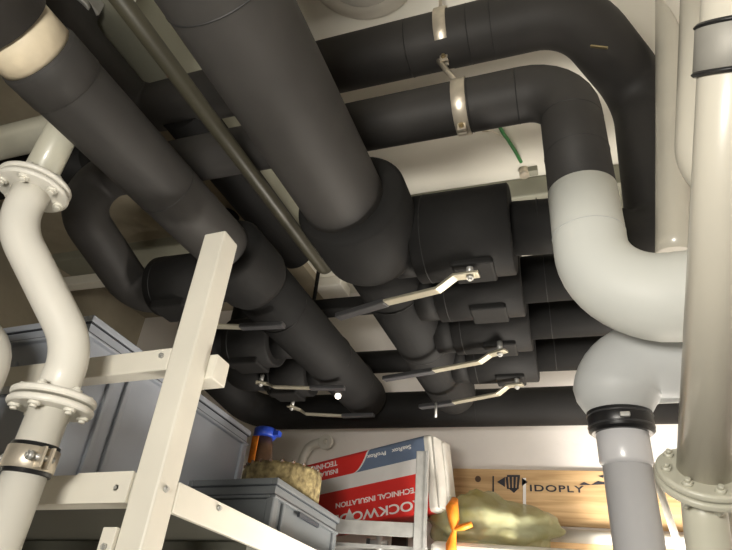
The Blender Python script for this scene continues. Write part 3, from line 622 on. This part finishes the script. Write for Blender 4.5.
# ================================================================== insulation package
A0 = on(430, 433, 'Y', 2.75)                       # upper right front edge
dl = (A0 - on(300, 466, 'Y', 3.00)).normalized()      # from left end to right end
dn = V(0, 0, 1).cross(dl).normalized()             # away from the viewer
un = dl.cross(dn).normalized()
Lb, Db, Hb = (A0 - on(300, 466, 'Y', 3.00)).length, 0.20, 0.37
B0 = A0 - dl * Lb - un * Hb
mt = Matrix.Translation(B0) @ Matrix((dl, dn, un)).transposed().to_4x4()
def bagmat():
    m = bpy.data.materials.new('printed_package_film'); m.use_nodes = True; nt = m.node_tree; bs = nt.nodes['Principled BSDF']
    N = nt.nodes.new; Lk = nt.links.new
    tc = N('ShaderNodeTexCoord'); sp = N('ShaderNodeSeparateXYZ'); Lk(tc.outputs['Object'], sp.inputs[0])
    def mth(op, a, bb):
        n = N('ShaderNodeMath'); n.operation = op
        for i, x in enumerate((a, bb)):
            if isinstance(x, (int, float)): n.inputs[i].default_value = x
            else: Lk(x, n.inputs[i])
        return n.outputs[0]
    def mix(f, a, bb):
        n = N('ShaderNodeMix'); n.data_type = 'RGBA'; Lk(f, n.inputs[0])
        for i, x in ((6, a), (7, bb)):
            if isinstance(x, tuple): n.inputs[i].default_value = (*x, 1)
            else: Lk(x, n.inputs[i])
        return n.outputs[2]
    x, z = mth('DIVIDE', sp.outputs[0], UN), mth('DIVIDE', sp.outputs[2], UN)
    red, wh, navy = (0.72, 0.035, 0.03), (0.82, 0.80, 0.78), (0.15, 0.20, 0.30)
    # curve between red and navy
    zz = mth('SUBTRACT', z, Hb * 0.70); cv = mth('MULTIPLY', mth('SQRT', mth('MAXIMUM', zz, 0.0), 0), 0.32)
    isn = mth('GREATER_THAN', mth('SUBTRACT', x, cv), Lb * 0.44)
    edge = mth('LESS_THAN', mth('ABSOLUTE', mth('SUBTRACT', mth('SUBTRACT', x, cv), Lb * 0.44), 0), 0.006)
    topc = mix(edge, mix(isn, red, navy), wh)
    midv = mth('GREATER_THAN', z, Hb * 0.70); lowv = mth('GREATER_THAN', z, Hb * 0.50)
    c = mix(midv, mix(lowv, red, wh), topc)
    endv = mth('GREATER_THAN', x, Lb * 0.955)
    c = mix(endv, c, (0.66, 0.64, 0.58))
    Lk(c, bs.inputs['Base Color']); bs.inputs['Roughness'].default_value = 0.38
    n2 = N('ShaderNodeTexNoise'); n2.inputs['Scale'].default_value = 16; Lk(tc.outputs['Object'], n2.inputs['Vector'])
    bp = N('ShaderNodeBump'); bp.inputs['Strength'].default_value = 0.25; bp.inputs['Distance'].default_value = 0.02; Lk(n2.outputs['Fac'], bp.inputs['Height']); Lk(bp.outputs[0], bs.inputs['Normal'])
    return m
M['bag'] = bagmat()
bg = bpy.data.objects.new('insulation_package', None); COL.objects.link(bg)
bg.matrix_world = Matrix.Translation((B0 + V(0, 0, H)) * UN) @ Matrix((dl, dn, un)).transposed().to_4x4()
tag(bg, 'red, white and navy wrapped insulation package lying upside down on the grey rack', 'package')
def lbuild(name, bm, m, parent, bevel=0, seg=3):
    bmesh.ops.recalc_face_normals(bm, faces=bm.faces[:])
    bmesh.ops.scale(bm, verts=bm.verts[:], vec=V(UN, UN, UN)); me = bpy.data.meshes.new(name); bm.to_mesh(me); bm.free(); me.materials.append(m)
    o = bpy.data.objects.new(name, me); COL.objects.link(o); o.parent = parent
    if bevel:
        bv = o.modifiers.new('bevel', 'BEVEL'); bv.width = bevel * UN; bv.segments = seg; bv.limit_method = 'ANGLE'
        for p in me.polygons: p.use_smooth = True
    return o
b = BM(); box(b, (0, 0, 0), (Lb, Db, Hb)); lbuild('wrapped_body', b, M['bag'], bg, 0.02, 4)
b = BM(); box(b, (Lb - 0.004, 0.012, 0.012), (Lb + 0.012, Db - 0.012, Hb - 0.012)); lbuild('folded_end', b, M['bagwhite'], bg, 0.006)
b = BM(); box(b, (Lb + 0.008, Db * 0.45, 0.02), (Lb + 0.022, Db * 0.60, Hb - 0.03)); lbuild('end_flap', b, M['bagwhite'], bg, 0.004)
# print: the package lies upside down
F = Matrix.Translation((0, -0.001, 0)) @ R90 @ Matrix.Rotation(math.pi, 4, 'Z')
def bt(s, size, x, z, sx=1.0, nm='printed_text'):
    bm = text_bm(s, size, Matrix.Translation((x, -0.0012, z)) @ R90 @ Matrix.Rotation(math.pi, 4, 'Z'), sx=sx); lbuild(nm, bm, M['wtext'], bg)
bt('ROCKWOOL', 0.062, Lb * 0.60, Hb * 0.115, 1.5); bt('TECHNICAL INSULATION', 0.036, Lb * 0.60, Hb * 0.30, 1.25)
bt('TECHNICAL', 0.040, Lb * 0.18, Hb * 0.91, 1.1); bt('INSULATION', 0.034, Lb * 0.20, Hb * 0.79, 1.1)
bt('ProRox', 0.030, Lb * 0.62, Hb * 0.88, 1.3); bt('SeaRox', 0.030, Lb * 0.80, Hb * 0.88, 1.3)
b = BM()
tri(b, [V(Lb * 0.37, -0.001, Hb * 0.06), V(Lb * 0.45, -0.001, Hb * 0.06), V(Lb * 0.41, -0.001, Hb * 0.23)]); lbuild('printed_mark', b, M['wtext'], bg)

# rack carrying it
YR = 2.68; zr = on(380, 521, 'Y', YR).z; xr = on(421, 500, 'Y', YR).x
rk = thing('metal_rack', 'grey steel rack with upright and rail in front of the red package', 'rack', (xr, YR, -H))
b = BM(); box(b, (xr - 0.030, YR - 0.005, -H), (xr + 0.030, YR + 0.015, on(421, 451, 'Y', YR).z)); build('upright', b, M['zinc'], rk, bevel=0.003)
b = BM(); box(b, (xr + 0.018, YR - 0.01, -H), (xr + 0.030, YR - 0.004, on(421, 451, 'Y', YR).z)); build('upright_lip', b, M['zinc'], rk)
b = BM(); box(b, (xr - 0.62, YR, zr - 0.062), (xr - 0.030, YR + 0.015, zr)); build('front_rail', b, M['zinc'], rk, bevel=0.002)
b = BM(); box(b, (xr - 0.62, YR + 0.016, 0.22), (xr + 0.03, 3.3, 0.235)); build('rack_shelf', b, M['zinc'], rk)
# small items below the rail
vv = thing('small_valve', 'small grey tap hanging under the rack rail beside its upright', 'tap', on(380, 540, 'Y', 2.75))
c = on(380, 538, 'Y', 2.75)
b = BM(); tube(b, [c + V(0, 0, 0.02), c + V(0, 0, -0.15)], 0.018, 20); tube(b, [c + V(-0.05, 0, -0.02), c + V(0.04, 0, -0.02)], 0.013, 16); build('tap_body', b, M['zinc'], vv)
b = BM(); box(b, c + V(-0.062, -0.02, -0.045), c + V(-0.045, 0.02, -0.005)); build('tap_handle', b, M['rubber'], vv, bevel=0.003)
b = BM(); p = on(400, 540, 'Y', 3.35); box(b, p + V(-0.05, 0, -1.4), p + V(0.04, 0.03, 0.05)); tag(build('wooden_batten', b, M['olive']), 'brown upright batten behind the grey rack upright', 'batten')

# yellow green plastic bag
q0 = on(428, 500, 'Y', 2.90); q1 = on(528, 545, 'Y', 2.90)
sk = thing('plastic_bag', 'crumpled yellow-green transparent plastic bag with goods beside the red package', 'bag', V((q0.x + q1.x) / 2, 2.90, q1.z))
cen = V((q0.x + q1.x) / 2 + 0.08, 2.90, on(500, 544, 'Y', 2.70).z + 0.085)
b = BM(); bmesh.ops.create_icosphere(b, subdivisions=4, radius=1.0)
for v in b.verts:
    p = v.co.copy(); n = 0.10 * math.sin(7 * p.x + 3 * p.z) + 0.09 * math.sin(9 * p.z - 5 * p.y + 2 * p.x) + 0.07 * math.sin(17 * p.x + 11 * p.y)
    hgt = 0.150 if p.x < 0.1 else 0.150 * (1 - 0.45 * (p.x - 0.1))
    v.co = cen + V(p.x * 0.31 * (1 + n * .6), p.y * 0.16 * (1 + n), max(p.z, -0.6) * hgt * (1 + n) )
for f in b.faces: f.smooth = True
build('bag_film', b, M['film'], sk)
b = BM()
for k in range(4):
    c = cen + V(-0.17 + 0.05 * (k % 2), -0.02, -0.04 + 0.035 * k); box(b, c + V(-0.05, -0.07, -0.014), c + V(0.10, 0.07, 0.014))
build('packed_goods', b, M['glove'], sk, bevel=0.006)
# orange strap
b = BM(); p = on(453, 502, 'Y', 2.68)
pts = [on(455, 499, 'Y', 2.70), on(452, 508, 'Y', 2.68), on(454, 520, 'Y', 2.67), on(454, 532, 'Y', 2.68), on(451, 545, 'Y', 2.66), on(452, 560, 'Y', 2.66)]
rr = [0.016, 0.030, 0.026, 0.011, 0.024, 0.027]
tube(b, pts, rr, 14); tube(b, [on(455, 529, 'Y', 2.67), on(463, 527, 'Y', 2.66), on(472, 524, 'Y', 2.66)], [0.008, 0.014, 0.012], 12)
tag(build('orange_strap', b, M['orange']), 'knotted orange strap hanging in front of the yellow-green bag', 'strap')
